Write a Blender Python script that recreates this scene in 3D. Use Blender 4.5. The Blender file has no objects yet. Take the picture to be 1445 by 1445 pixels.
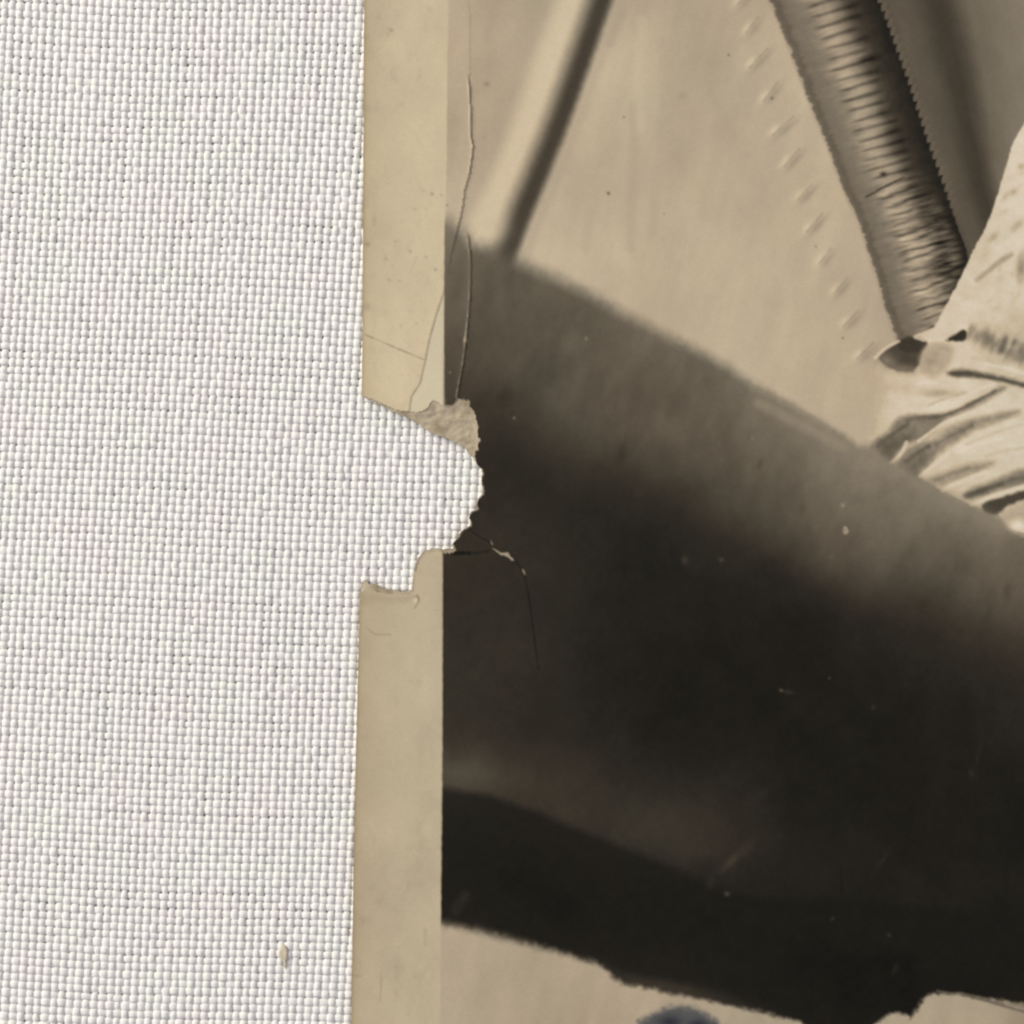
import bpy, math
import numpy as np

rng = np.random.default_rng(7)
sc = bpy.context.scene
col = sc.collection

# ------------------------------------------------------------------ scale
U = 5e-5            # one photo pixel on the table = 0.05 mm (frame = 72 mm)
CX = CY = 722.5
def wx(px): return (px - CX) * U
def wy(py): return (CY - py) * U

# ------------------------------------------------------------------ camera
cam_d = bpy.data.cameras.new("camera")
cam = bpy.data.objects.new("camera", cam_d)
col.objects.link(cam)
cam_d.sensor_width = 36.0
CAM_H = 0.20
cam_d.lens = 36.0 * CAM_H / (1445 * U)
cam.location = (0, 0, CAM_H + 10 * U)
cam.rotation_euler = (0, 0, 0)
cam_d.clip_start = 0.005
cam_d.clip_end = 20
sc.camera = cam

# ------------------------------------------------------------------ world (soft room light)
w = bpy.data.worlds.new("World")
sc.world = w
w.use_nodes = True
bg = w.node_tree.nodes["Background"]
bg.inputs[0].default_value = (0.92, 0.905, 1.0, 1)
bg.inputs[1].default_value = 0.42

# ------------------------------------------------------------------ window light from the upper left
ld = bpy.data.lights.new("window_light", 'AREA')
ld.shape = 'RECTANGLE'
ld.size = 0.35
ld.size_y = 0.45
ld.energy = 4.75
ld.color = (1.0, 0.957, 0.835)
lo = bpy.data.objects.new("window_light", ld)
col.objects.link(lo)
LAZ, LEL, LD = math.radians(152), math.radians(32), 0.66
from mathutils import Vector
lp = Vector((math.cos(LAZ) * math.cos(LEL), math.sin(LAZ) * math.cos(LEL), math.sin(LEL))) * LD
lo.location = lp
lo.rotation_euler = (-lp).to_track_quat('-Z', 'Y').to_euler()

# ------------------------------------------------------------------ colour management
vs = sc.view_settings
vs.view_transform = 'Standard'
vs.look = 'None'
vs.exposure = 0.0
vs.gamma = 1.0
vs.use_curve_mapping = False
sc.cycles.pixel_filter_type = 'BLACKMAN_HARRIS'
sc.cycles.filter_width = 2.2

# ------------------------------------------------------------------ helpers
def tag(o, label=None, cat=None, group=None, kind=None):
    if label: o["label"] = label
    if cat: o["category"] = cat
    if group: o["group"] = group
    if kind: o["kind"] = kind
    return o

def empty(name, loc):
    o = bpy.data.objects.new(name, None)
    o.empty_display_size = 0.005
    o.location = loc
    col.objects.link(o)
    return o

def mesh_obj(name, verts, faces4=None, faces_list=None, mat=None, parent=None, smooth=True):
    me = bpy.data.meshes.new(name)
    n4 = 0 if faces4 is None else len(faces4)
    fl = faces_list or []
    me.vertices.add(len(verts))
    me.vertices.foreach_set("co", np.asarray(verts, dtype=np.float32).ravel())
    loops = []
    starts = []
    if n4:
        loops.append(np.asarray(faces4, dtype=np.int32).ravel())
        starts.append(np.arange(n4, dtype=np.int32) * 4)
    pos = n4 * 4
    if fl:
        st = np.empty(len(fl), dtype=np.int32)
        for i, f in enumerate(fl):
            st[i] = pos
            pos += len(f)
        loops.append(np.fromiter((v for f in fl for v in f), dtype=np.int32))
        starts.append(st)
    loops = np.concatenate(loops)
    starts = np.concatenate(starts)
    me.loops.add(len(loops))
    me.loops.foreach_set("vertex_index", loops)
    me.polygons.add(len(starts))
    me.polygons.foreach_set("loop_start", starts)
    me.update(calc_edges=True)
    me.polygons.foreach_set("use_smooth", np.full(len(starts), smooth, dtype=bool))
    if mat: me.materials.append(mat)
    o = bpy.data.objects.new(name, me)
    col.objects.link(o)
    if parent: o.parent = parent
    return o

def new_mat(name):
    m = bpy.data.materials.new(name)
    m.use_nodes = True
    nt = m.node_tree
    return m, nt, nt.nodes["Principled BSDF"]

def N(nt, t, **kw):
    n = nt.nodes.new(t)
    for k, v in kw.items(): setattr(n, k, v)
    return n

# smooth 1-D / 2-D value noise
def noise1(x, scale, r, oct=1):
    out = np.zeros_like(x, dtype=float); a = 1.0
    for o in range(oct):
        t = x / scale + r.uniform(0, 500)
        i = np.floor(t).astype(int); f = t - i; f = f * f * (3 - 2 * f)
        tab = r.uniform(-1, 1, 4096)
        out += a * (tab[i % 4096] * (1 - f) + tab[(i + 1) % 4096] * f)
        a *= 0.5; scale *= 0.5
    return out

def noise2(X, Y, sx, sy, r, oct=1):
    out = np.zeros(np.broadcast(X, Y).shape); a = 1.0
    for o in range(oct):
        tx = X / sx + 600; ty = Y / sy + 600
        ix = np.floor(tx).astype(int); iy = np.floor(ty).astype(int)
        fx = tx - ix; fy = ty - iy
        fx = fx * fx * (3 - 2 * fx); fy = fy * fy * (3 - 2 * fy)
        tab = r.uniform(-1, 1, (1024, 1024))
        ix %= 1024; iy %= 1024
        ix1 = (ix + 1) % 1024; iy1 = (iy + 1) % 1024
        out += a * ((tab[iy, ix] * (1 - fx) + tab[iy, ix1] * fx) * (1 - fy)
                    + (tab[iy1, ix] * (1 - fx) + tab[iy1, ix1] * fx) * fy)
        a *= 0.5; sx *= 0.5; sy *= 0.5
    return out

def sstep(a, b, x):
    t = np.clip((x - a) / (b - a), 0, 1)
    return t * t * (3 - 2 * t)

# ------------------------------------------------------------------ materials: cloth, table
def cloth_mat():
    m, nt, p = new_mat("white_cotton")
    tc = N(nt, "ShaderNodeTexCoord")
    n1 = N(nt, "ShaderNodeTexNoise"); n1.inputs["Scale"].default_value = 9000; n1.inputs["Detail"].default_value = 3
    n2 = N(nt, "ShaderNodeTexNoise"); n2.inputs["Scale"].default_value = 260; n2.inputs["Detail"].default_value = 2
    nt.links.new(tc.outputs["Object"], n1.inputs["Vector"])
    nt.links.new(tc.outputs["Object"], n2.inputs["Vector"])
    mx = N(nt, "ShaderNodeMix", data_type='RGBA')
    mx.inputs["A"].default_value = (0.90, 0.85, 0.855, 1)
    mx.inputs["B"].default_value = (0.87, 0.895, 0.845, 1)
    nt.links.new(n2.outputs["Fac"], mx.inputs["Factor"])
    nt.links.new(mx.outputs["Result"], p.inputs["Base Color"])
    b = N(nt, "ShaderNodeBump"); b.inputs["Strength"].default_value = 0.6; b.inputs["Distance"].default_value = 0.00004
    nt.links.new(n1.outputs["Fac"], b.inputs["Height"])
    nt.links.new(b.outputs["Normal"], p.inputs["Normal"])
    p.inputs["Roughness"].default_value = 0.7
    p.inputs["Specular IOR Level"].default_value = 0.25
    # cotton lets some light through
    tr = N(nt, "ShaderNodeBsdfTranslucent"); nt.links.new(mx.outputs["Result"], tr.inputs["Color"])
    ms = N(nt, "ShaderNodeMixShader"); ms.inputs[0].default_value = 0.07
    out = nt.nodes["Material Output"]
    nt.links.new(p.outputs["BSDF"], ms.inputs[1]); nt.links.new(tr.outputs["BSDF"], ms.inputs[2]); nt.links.new(ms.outputs["Shader"], out.inputs["Surface"])
    return m
M_CLOTH = cloth_mat()

def table_mat():
    m, nt, p = new_mat("pale_table")
    n1 = N(nt, "ShaderNodeTexNoise"); n1.inputs["Scale"].default_value = 60
    tc = N(nt, "ShaderNodeTexCoord"); nt.links.new(tc.outputs["Object"], n1.inputs["Vector"])
    mx = N(nt, "ShaderNodeMix", data_type='RGBA')
    mx.inputs["A"].default_value = (0.80, 0.79, 0.78, 1)
    mx.inputs["B"].default_value = (0.86, 0.85, 0.83, 1)
    nt.links.new(n1.outputs["Fac"], mx.inputs["Factor"])
    nt.links.new(mx.outputs["Result"], p.inputs["Base Color"])
    p.inputs["Roughness"].default_value = 0.7
    return m

# ------------------------------------------------------------------ table under the cloth
Z_TAB = -6.6 * U
tb = 0.35
mesh_obj("table_top", [(-tb, -tb, Z_TAB), (tb, -tb, Z_TAB), (tb, tb, Z_TAB), (-tb, tb, Z_TAB),
                       (-tb, -tb, Z_TAB - .02), (tb, -tb, Z_TAB - .02), (tb, tb, Z_TAB - .02), (-tb, tb, Z_TAB - .02)],
         faces4=[(0, 1, 2, 3), (7, 6, 5, 4), (0, 4, 5, 1), (1, 5, 6, 2), (2, 6, 7, 3), (3, 7, 4, 0)],
         mat=table_mat(), smooth=False)
tag(bpy.data.objects["table_top"], kind="structure")

# ------------------------------------------------------------------ woven cloth: every thread a mesh
P_W, P_F = 11.15, 11.12            # pitch of warp (upright) and weft (cross) threads, px
NI0, NI1 = -13, 145                # warp indices
NJ0, NJ1 = -11, 142                # weft indices
HI_X = 760                         # past here the print hides the weave: fewer segments
def place(i, j):
    """crossing of warp i and weft j in pixels (i, j may be fractional)"""
    u = i * P_W; v = j * P_F
    x = u - 0.066 * v - 0.000012 * (v - 700) * np.maximum(560 - u, -300) * 0.9 + 46 + 3.0 * np.sin(v / 210 + u / 300)
    y = v + 0.043 * u - 4 + 2.2 * np.sin(u / 170 + 1.0) + 1.6 * np.sin(v / 260 + u / 90)
    return x, y

crest = rng.normal(0, 0.30, (400, 400))
def thread(name, k, warp, parent):
    n0, n1 = (NJ0 - 1, NJ1 + 1) if warp else (NI0 - 1, NI1 + 1)
    if warp:
        x, _ = place(np.array([float(k)]), np.array([60.0]))
        hi_all = x[0] < HI_X + 60
        step = 0.25 if hi_all else 0.5
        t = np.arange(n0, n1 + 1e-6, step)
        sides = 7 if hi_all else 4
    else:
        _split = (HI_X + 60) / P_W
        t = np.concatenate([np.arange(n0, _split, 0.25), np.arange(math.ceil(_split), n1 + 1e-6, 0.5)])
        sides = 7
    r = np.random.default_rng(1000 + k * 2 + (1 if warp else 0))
    kk = np.full_like(t, float(k))
    lat = noise1(t, 7.0, r, 2) * 0.055 + noise1(t, 1.7, r) * 0.035 + r.normal(0, 0.03)
    if warp: x, y = place(kk + lat, t)
    else:    x, y = place(t, kk + lat)
    ti = np.round(t).astype(int)
    sgn = 1.0 if warp else -1.0
    amp = 2.35 if warp else 2.1
    z = sgn * amp * np.cos(math.pi * (t + k)) + crest[ti % 400, k % 400] * 1.5 + noise1(t, 2.6, r) * 0.35
    hw = (5.15 if warp else 5.7) * (1 + r.normal(0, 0.05) + 0.10 * noise1(t, 5.0, r, 2) + 0.08 * noise1(t, 1.1, r))
    for c_ in r.uniform(t[0], t[-1], r.poisson(1.2)):
        hw = hw * (1 + r.uniform(0.12, 0.32) * np.exp(-((t - c_) / r.uniform(1.5, 5)) ** 2))
    over = 0.5 + 0.5 * sgn * np.cos(math.pi * (t + k))
    hw = hw * (0.93 + 0.10 * over)
    hh = (3.4 if warp else 3.1) * (1 + 0.07 * noise1(t, 4.0, r, 2))
    # tangent in plane
    dx = np.gradient(x); dy = np.gradient(y); l = np.hypot(dx, dy)
    nx, ny = -dy / l, dx / l
    a = np.arange(sides) * 2 * math.pi / sides + 0.3
    ca, sa = np.cos(a), np.sin(a)
    sa = np.sign(sa) * np.abs(sa) ** 0.9
    X = x[:, None] + nx[:, None] * hw[:, None] * ca[None]
    Y = y[:, None] + ny[:, None] * hw[:, None] * ca[None]
    Z = z[:, None] + hh[:, None] * sa[None]
    V = np.stack([wx(X), wy(Y), Z * U], -1).reshape(-1, 3)
    n = len(t)
    q = np.arange(n - 1)[:, None] * sides + np.arange(sides)[None]
    q2 = np.arange(n - 1)[:, None] * sides + (np.arange(sides)[None] + 1) % sides
    F = np.stack([q, q + sides, q2 + sides, q2], -1).reshape(-1, 4)
    caps = [list(range(sides)), [int(v) for v in reversed(range((n - 1) * sides, n * sides))]]
    mesh_obj(name, V, faces4=F, faces_list=caps, mat=M_CLOTH, parent=parent)

cloth = empty("white_cloth", (0, 0, 0))
tag(cloth, "white plain-woven cotton cloth spread flat under the torn photograph", "cloth")
for k in range(NI0, NI1 + 1): thread("warp_thread", k, True, cloth)
for k in range(NJ0, NJ1 + 1): thread("weft_thread", k, False, cloth)

# ================================================================== THE PRINT
# canvas for the printed picture (photo pixels, one cell per pixel)
X0, X1, Y0, Y1 = 478, 1572, -72, 1517
cxs = np.arange(X0, X1, dtype=float); cys = np.arange(Y0, Y1, dtype=float)
GX, GY = np.meshgrid(cxs, cys)
L = np.full(GX.shape, 168.0)

def seg_dist(X, Y, pts, closed):
    P = np.asarray(pts, float)
    n = len(P)
    d = np.full(X.shape, 1e9); ins = np.zeros(X.shape, bool)
    for a in range(n if closed else n - 1):
        ax, ay = P[a]; bx, by = P[(a + 1) % n]
        ex, ey = bx - ax, by - ay
        L2 = ex * ex + ey * ey + 1e-12
        t = np.clip(((X - ax) * ex + (Y - ay) * ey) / L2, 0, 1)
        dd = (X - ax - t * ex) ** 2 + (Y - ay - t * ey) ** 2
        np.minimum(d, dd, out=d)
        if closed and ay != by:
            c = ((ay > Y) != (by > Y)) & (X < ex * (Y - ay) / ey + ax)
            ins ^= c
    d = np.sqrt(d)
    return np.where(ins, -d, d) if closed else d

def box(pts, pad):
    P = np.asarray(pts, float)
    x0 = int(max(P[:, 0].min() - pad, X0)) - X0; x1 = int(min(P[:, 0].max() + pad + 1, X1 - 1)) - X0
    y0 = int(max(P[:, 1].min() - pad, Y0)) - Y0; y1 = int(min(P[:, 1].max() + pad + 1, Y1 - 1)) - Y0
    return (slice(max(y0, 0), max(y1 + 1, 1)), slice(max(x0, 0), max(x1 + 1, 1)))

def smooth_pts(pts, n=4, closed=True):
    P = np.asarray(pts, float)
    m = len(P); out = []
    for i in range(m if closed else m - 1):
        if closed:
            p0, p1, p2, p3 = P[i - 1], P[i], P[(i + 1) % m], P[(i + 2) % m]
        else:
            p0, p1, p2, p3 = P[max(i - 1, 0)], P[i], P[i + 1], P[min(i + 2, m - 1)]
        for k in range(n):
            t = k / n
            out.append(0.5 * ((2 * p1) + (-p0 + p2) * t + (2 * p0 - 5 * p1 + 4 * p2 - p3) * t * t + (-p0 + 3 * p1 - 3 * p2 + p3) * t ** 3))
    if not closed: out.append(P[-1])
    return out

WN = noise2(GX, GY, 7, 7, rng, 2)       # shared wobble for soft printed edges
SOFTK = 1.0
def fill(pts, val, soft=3, alpha=1.0, wob=1.0, sm=True):
    soft = soft * SOFTK
    if sm: pts = smooth_pts(pts, 3)
    s = box(pts, soft * 2 + 3)
    d = seg_dist(GX[s], GY[s], pts, True) + WN[s] * wob
    a = alpha * (1 - sstep(-soft, soft, d))
    v = val[s] if isinstance(val, np.ndarray) else val
    L[s] = L[s] * (1 - a) + v * a

def stroke(pts, width, val, soft=2, alpha=1.0, taper=False):
    pts = smooth_pts(pts, 4, closed=False)
    soft = soft * (1 + 0.7 * (SOFTK - 1)); width = width * (1 + 0.2 * (SOFTK - 1))
    s = box(pts, width + soft * 2 + 3)
    d = seg_dist(GX[s], GY[s], pts, False) + WN[s] * 0.5
    a = alpha * (1 - sstep(width / 2 - soft, width / 2 + soft, d))
    L[s] = L[s] * (1 - a) + val * a

def blob(x, y, rx, ry, ang, val, alpha=1.0):
    s = box([(x, y)], 3 * max(rx, ry))
    c, sn = math.cos(ang), math.sin(ang)
    dx, dy = GX[s] - x, GY[s] - y
    q = ((dx * c + dy * sn) / rx) ** 2 + ((-dx * sn + dy * c) / ry) ** 2
    a = alpha * np.exp(-q * (1 + 0.15 * WN[s]))
    L[s] = L[s] * (1 - a) + val * a

def surface(samples, lo, hi):
    """smooth tone through measured points (thin plate), on the canvas"""
    S = np.asarray(samples, float); n = len(S)
    xy = S[:, :2] / 500.0
    def K(r2): return 0.5 * r2 * np.log(r2 + 1e-9)
    A = np.zeros((n + 3, n + 3))
    A[:n, :n] = K(((xy[:, None] - xy[None]) ** 2).sum(-1)) + np.eye(n) * 2e-3
    A[:n, n] = 1; A[:n, n + 1:] = xy; A[n, :n] = 1; A[n + 1:, :n] = xy.T
    b = np.zeros(n + 3); b[:n] = S[:, 2]
    c = np.linalg.solve(A, b)
    stp = 8
    gx = np.arange(X0, X1 + stp, stp) / 500.0; gy = np.arange(Y0, Y1 + stp, stp) / 500.0
    QX, QY = np.meshgrid(gx, gy)
    out = c[n] + c[n + 1] * QX + c[n + 2] * QY
    for i in range(n): out += c[i] * K((QX - xy[i, 0]) ** 2 + (QY - xy[i, 1]) ** 2)
    out = np.clip(out, lo, hi)
    fx = (GX - X0) / stp; fy = (GY - Y0) / stp
    ix = fx.astype(int); iy = fy.astype(int); fx -= ix; fy -= iy
    return ((out[iy, ix] * (1 - fx) + out[iy, ix + 1] * fx) * (1 - fy) + (out[iy + 1, ix] * (1 - fx) + out[iy + 1, ix + 1] * fx) * fy)

def Z2(x, y): return (1045 + x / 3.6125, y / 3.6125)            # readings made on enlarged crops
def Z3(x, y): return (1045 + x / 3.6125, 350 + y / 3.6125)
def Z5(x, y): return (490 + x / 4.8167, 500 + y / 4.8167)
def Z7(x, y): return (490 + x / 4.8167, 250 + y / 4.8167)
def Z8(x, y): return (490 + x / 4.8167, 740 + y / 4.8167)
def Z9(x, y): return (845 + x / 2.4083, 1045 + y / 2.4083)
def ZB(x, y): return (490 + x / 3.6125, 1045 + y / 3.6125)

# ---- backdrop behind the figure
L[:] = surface([(640, 20, 168), (700, 10, 160), (760, 10, 160), (700, 90, 160), (670, 200, 160), (720, 200, 172), (690, 300, 180), (760, 90, 178),
                (880, 20, 164), (910, 60, 176), (960, 40, 162), (1000, 80, 158), (900, 150, 170), (950, 200, 164), (1020, 150, 165),
                (800, 250, 168), (850, 330, 172), (930, 300, 170), (1000, 260, 168), (1060, 60, 170), (1080, 200, 172), (1100, 300, 172),
                (850, 400, 172), (950, 450, 172), (1050, 420, 172), (1150, 400, 172), (1120, 520, 172), (1190, 560, 170), (1180, 470, 168),
                (650, 1340, 165), (750, 1380, 160), (850, 1420, 162), (700, 1440, 158), (1350, 1440, 165), (1100, 1480, 160), (1300, 1480, 160),
                (1500, 300, 150), (1500, 1300, 120)], 140, 185)
L += noise2(GX + GY * 0.25, GY, 26, 90, rng, 3) * 3.6 + noise2(GX, GY, 60, 60, rng, 2) * 3
# soft vertical folds in the backdrop
for pts, v in (([(895, 150), (893, 230), (890, 350)], 160), ([(905, 30), (900, 110), (905, 180)], 180), ([(935, 60), (938, 170), (925, 260), (920, 330)], 163),
               ([(830, 300), (828, 350)], 165), ([(985, 60), (1000, 110), (1010, 150)], 158), ([(880, 10), (860, 60)], 155)):
    stroke(pts, 13, v, 6, 0.55)
# post with its pale halo
post = [(872, -72), (849, 0), (820, 85), (789, 172), (764, 235), (737, 300), (722, 340), (705, 380)]
off = [(x - 46, y) for x, y in post]
stroke([(x - 86, y) for x, y in post[:6]], 40, 154, 18, 0.6)
stroke([(x - 38, y) for x, y in post], 46, 189, 15, 0.9)
stroke([(x + 26, y) for x, y in post], 16, 158, 8, 0.5)
stroke([(x - 6, y) for x, y in post], 32, 96, 13, 0.85)
stroke([(x + 2, y) for x, y in post], 22, 60, 8, 0.92)
blob(690, 318, 26, 20, 0.4, 184, 0.6)
# rows of small diagonal marks left of the ribbed tube
for (a, b) in ((Z2(20, 170), Z2(90, 90)), (Z2(50, 350), Z2(140, 250)), (Z2(110, 510), Z2(190, 420)), (Z2(170, 690), Z2(260, 590)), (Z2(222, 850), Z2(300, 770)),
               (Z2(290, 1010), Z2(370, 930)), (Z2(340, 1190), Z2(420, 1090)), (Z2(390, 1350), Z2(470, 1260)), (Z3(460, 240), Z3(540, 150)),
               (Z3(525, 400), Z3(600, 310)), (Z3(590, 570), Z3(670, 470)), (Z2(-20, 30), Z2(60, -60))):
    ax, ay = a; bx, by = b
    ax += rng.normal(0, 1.5); ay += rng.normal(0, 1.5); bx += rng.normal(0, 1.5); by += rng.normal(0, 1.5)
    mx_, my_ = (ax * .45 + bx * .55) + 3, (ay * .45 + by * .55) + 3
    blob(mx_ + 1, my_ + 2, math.hypot(bx - ax, by - ay) * 0.56, 4.6, math.atan2(by - ay, bx - ax), 138, rng.uniform(0.45, 0.66))
    blob(mx_ - 4, my_ + 5, math.hypot(bx - ax, by - ay) * 0.25, 6, math.atan2(by - ay, bx - ax) + 0.3, 148, 0.4)
    blob(ax + 1, ay - 7, 11, 5.0, math.atan2(by - ay, bx - ax), 192, rng.uniform(0.7, 0.95))
    stroke([(ax, ay), (bx, by)], 2.0, 118, 1.3, 0.4)

# ---- grey cloth right of the ribbed tube
rgt_x = np.interp(GY, [-72, 0, 30, 120, 200, 300, 350, 400, 440, 490], [1212, 1239, 1251, 1283, 1309, 1345, 1364, 1376, 1392, 1410])
dR = (GX - rgt_x) / np.interp(GY, [-72, 0, 100, 250, 400], [1.25, 1.12, 1.0, 0.72, 0.5])
right = np.interp(dR, [-400, 0, 14, 40, 62, 78, 92, 112, 150, 200, 330], [80, 80, 88, 82, 66, 62, 74, 100, 116, 126, 136])
right = right + noise2(GX - GY * 0.36, GY, 26, 120, rng, 3) * 3.2 + noise2(GX, GY, 40, 40, rng, 2) * 2
fill([(1125, -72), (1126, 0), (1149, 58), (1176, 133), (1204, 199), (1229, 268), (1251, 313), (1268, 368), (1292, 474), (1330, 480), (1572, 480), (1572, -72)], right, 2, wob=0.6, sm=False)
# ---- ribbed tube
ly = np.array([-72, 5, 58, 133, 199, 268, 313, 368, 400, 440, 490.]); lx = np.array([1054, 1086.5, 1108.7, 1136, 1164, 1189, 1211, 1228, 1239, 1250, 1268.])
ry = np.array([-72, 0, 30, 120, 200, 300, 350, 400, 440, 490.]); rx = np.array([1212, 1239, 1251, 1283, 1309, 1345, 1364, 1376, 1392, 1410.])
s = (slice(0, 490 - Y0), slice(1040 - X0, 1430 - X0))
TX, TY = GX[s], GY[s]
XL = np.interp(TY, ly, lx); XR = np.interp(TY, ry, rx)
tooth = 6.5 * (1 - ((TY + 0.25 * TX) / 12.6) % 1) ** 1.8 * np.clip((330 - TY) / 60, 0.15, 1)
XRt = XR + tooth - 2
T = (TX - XL) / (XR - XL)
wob = noise2(TX, TY, 30, 14, rng, 2)
ph = (TY + 0.27 * (TX - XL) + wob * (1.0 + 2.6 * sstep(210, 320, TY))) / (15.4 - 1.5 * sstep(0, 400, TY))
fr = ph % 1.0; rowid = np.floor(ph).astype(int)
rrow = np.random.default_rng(21).uniform(0, 1, (400, 6))
lenr = 0.58 + 0.14 * rrow[rowid % 400, 0]; depth = 0.8 + 0.35 * rrow[rowid % 400, 1]; st = 0.25 + 0.04 * rrow[rowid % 400, 2]
streak = np.exp(-((fr - 0.5 - 0.12 * (rrow[rowid % 400, 3] - 0.5)) / (0.13 + 0.22 * np.clip(T - 0.30, 0, 0.5))) ** 2) * sstep(st, st + 0.14, T) * (1 - sstep(lenr, lenr + 0.16, T)) * depth
fibre = noise2(TX + TY * 0.0, TY + 0.27 * TX, 26, 4.0, rng, 3)
TB = T + 0.05 * (rrow[rowid % 400, 4] - 0.5) * sstep(0.15, 0.3, T) * (1 - sstep(0.8, 0.95, T)) + 0.02 * fibre
base = np.interp(TB, [0, 0.02, 0.07, 0.12, 0.24, 0.31, 0.42, 0.50, 0.60, 0.68, 0.76, 0.86, 0.96, 1.0], [150, 102, 94, 110, 120, 130, 160, 158, 128, 86, 60, 48, 38, 36])
base = base - 18 * sstep(60, -20, TY) * sstep(0.3, 0.5, T) * (1 - sstep(0.6, 0.8, T))
ramp = np.interp(T, [0, 0.2, 0.29, 0.36, 0.52, 0.62, 0.75, 0.9, 1.0], [0, 0.08, 0.5, 1, 1, 1, 0.55, 0.3, 0.15])
tube = base - 64 * streak * np.interp(T, [0, 0.3, 0.6, 0.8, 1], [0.5, 1, 0.8, 0.35, 0.2]) + ramp * fibre * 8 + noise2(TX, TY, 9, 9, rng, 2) * 3
late = sstep(225, 330, TY)
tube += late * sstep(0.5, 0.68, T) * (1 - sstep(0.84, 0.97, T)) * (20 + fibre * 34)
tube += late * ramp * fibre * 14
a = sstep(-5, 3.5, TX - XL + WN[s] * 0.6) * (1 - sstep(-1.3, 1.3, TX - XRt + WN[s] * 0.4))
L[s] = L[s] * (1 - a) + tube * a
rimd = TX - XRt
a = np.exp(-((rimd - 4) / 3.5) ** 2) * (rimd > 0) * 0.40 * (1 - sstep(250, 340, TY))
L[s] = L[s] * (1 - a) + 112 * a
blob(1246, 246, 5, 4, 0, 40, 0.85)
stroke([Z2(640, 1005), Z2(740, 950), Z2(830, 905)], 3, 55, 1.5, 0.8)

# ---- pale sleeve and shirt
shirt = surface([(1440, 220, 205), (1420, 300, 200), (1400, 380, 198), (1440, 400, 205), (1360, 430, 200), (1330, 470, 198), (1390, 470, 195), (1440, 480, 180), (1330, 560, 205),
                 (1260, 560, 192), (1230, 610, 188), (1300, 600, 205), (1400, 560, 200), (1440, 620, 205), (1400, 640, 202), (1350, 660, 195), (1440, 700, 190), (1290, 520, 190), (1560, 500, 200)], 170, 212)
shirt = shirt + noise2(GX, GY, 22, 14, rng, 3) * 5
fill([(1572, 60), (1490, 110), (1445, 174), (1430, 199), (1419, 235), (1402, 293), (1388, 327), (1370, 360), (1357, 388), (1344, 414), (1330, 439), (1318, 462),
      (1292, 472), (1268, 484), (1247, 498), (1237, 515), (1226, 560), (1219, 600), (1214, 632), (1233, 632), (1258, 655), (1297, 674), (1330, 693), (1369, 713),
      (1390, 719), (1405, 722), (1424, 746), (1445, 752), (1572, 800)], shirt, 1.5, wob=0.9, sm=False)
# where the shirt melts into the backdrop
s = box([(1195, 500), (1262, 640)], 8)
xe_ = np.interp(GY[s], [498, 515, 560, 600, 632, 650], [1247, 1237, 1226, 1219, 1214, 1214])
a = (1 - sstep(1, 34, GX[s] - xe_ + WN[s] * 2)) * sstep(505, 535, GY[s])
L[s] = L[s] * (1 - a) + 172 * a
SOFTK = 1.1
# pocket of shade behind the cuff
fill([Z3(705, 555), Z3(800, 480), Z3(865, 450), Z3(950, 475), Z3(925, 530), Z3(905, 600), Z3(850, 632), Z3(760, 610)], 72, 2.5)
blob(*Z3(745, 575), 15, 10, 0.5, 128, 0.8)
blob(*Z3(840, 620), 17, 7, 0.1, 126, 0.7)
fill([Z3(800, 480), Z3(865, 452), Z3(945, 475), Z3(920, 530), Z3(830, 530)], 56, 3, 0.8)
stroke([Z3(685, 560), Z3(740, 510), Z3(805, 475)], 4, 196, 1.5, 0.9)
fill([Z3(912, 600), Z3(930, 520), Z3(990, 485), Z3(1080, 505), Z3(1065, 590), Z3(1010, 645), Z3(955, 655)], 160, 6, 0.8)
blob(*Z3(970, 560), 9, 14, 0.3, 146, 0.6)
fill([Z3(1040, 468), Z3(1090, 440), Z3(1140, 415), Z3(1152, 465), Z3(1095, 477)], 52, 2)
stroke([Z3(890, 455), Z3(950, 470), Z3(1050, 462)], 5, 202, 2, 0.8)
# gathers
for q in range(24):
    t = q / 23
    x, y = 1160 + 300 * t + rng.normal(0, 6), 425 + 120 * t + rng.normal(0, 12)
    blob(*Z3(x, y), rng.uniform(2.5, 5), rng.uniform(7, 13), rng.uniform(0.2, 0.6), rng.uniform(96, 140), 0.75)
blob(*Z3(1330, 515), 7, 7, 0.5, 92, 0.85)
blob(*Z3(1400, 555), 12, 6, 0.5, 128, 0.7)
# long slash and folds
fill([Z3(1050, 632), Z3(1130, 618), Z3(1250, 640), Z3(1350, 660), Z3(1460, 690), Z3(1460, 712), Z3(1350, 690), Z3(1200, 660), Z3(1080, 657)], 98, 4)
stroke([Z3(1075, 640), Z3(1180, 642)], 5, 74, 2.5, 0.8)
blob(*Z3(1010, 740), 26, 6, 0.0, 150, 0.75)
fill([Z3(655, 1012), Z3(740, 940), Z3(820, 860), Z3(960, 850), Z3(1060, 835), Z3(1200, 775), Z3(1330, 708), Z3(1345, 722), Z3(1180, 815), Z3(1050, 875), Z3(960, 955), Z3(895, 985), Z3(835, 1000), Z3(785, 1070), Z3(765, 1130), Z3(680, 1060)], 122, 5)
fill([Z3(700, 1000), Z3(830, 950), Z3(890, 970), Z3(830, 1000), Z3(780, 1060), Z3(765, 1120), Z3(700, 1060)], 92, 9, 0.8)
stroke([Z3(960, 870), Z3(1080, 838), Z3(1300, 728)], 4, 92, 2, 0.8)
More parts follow.
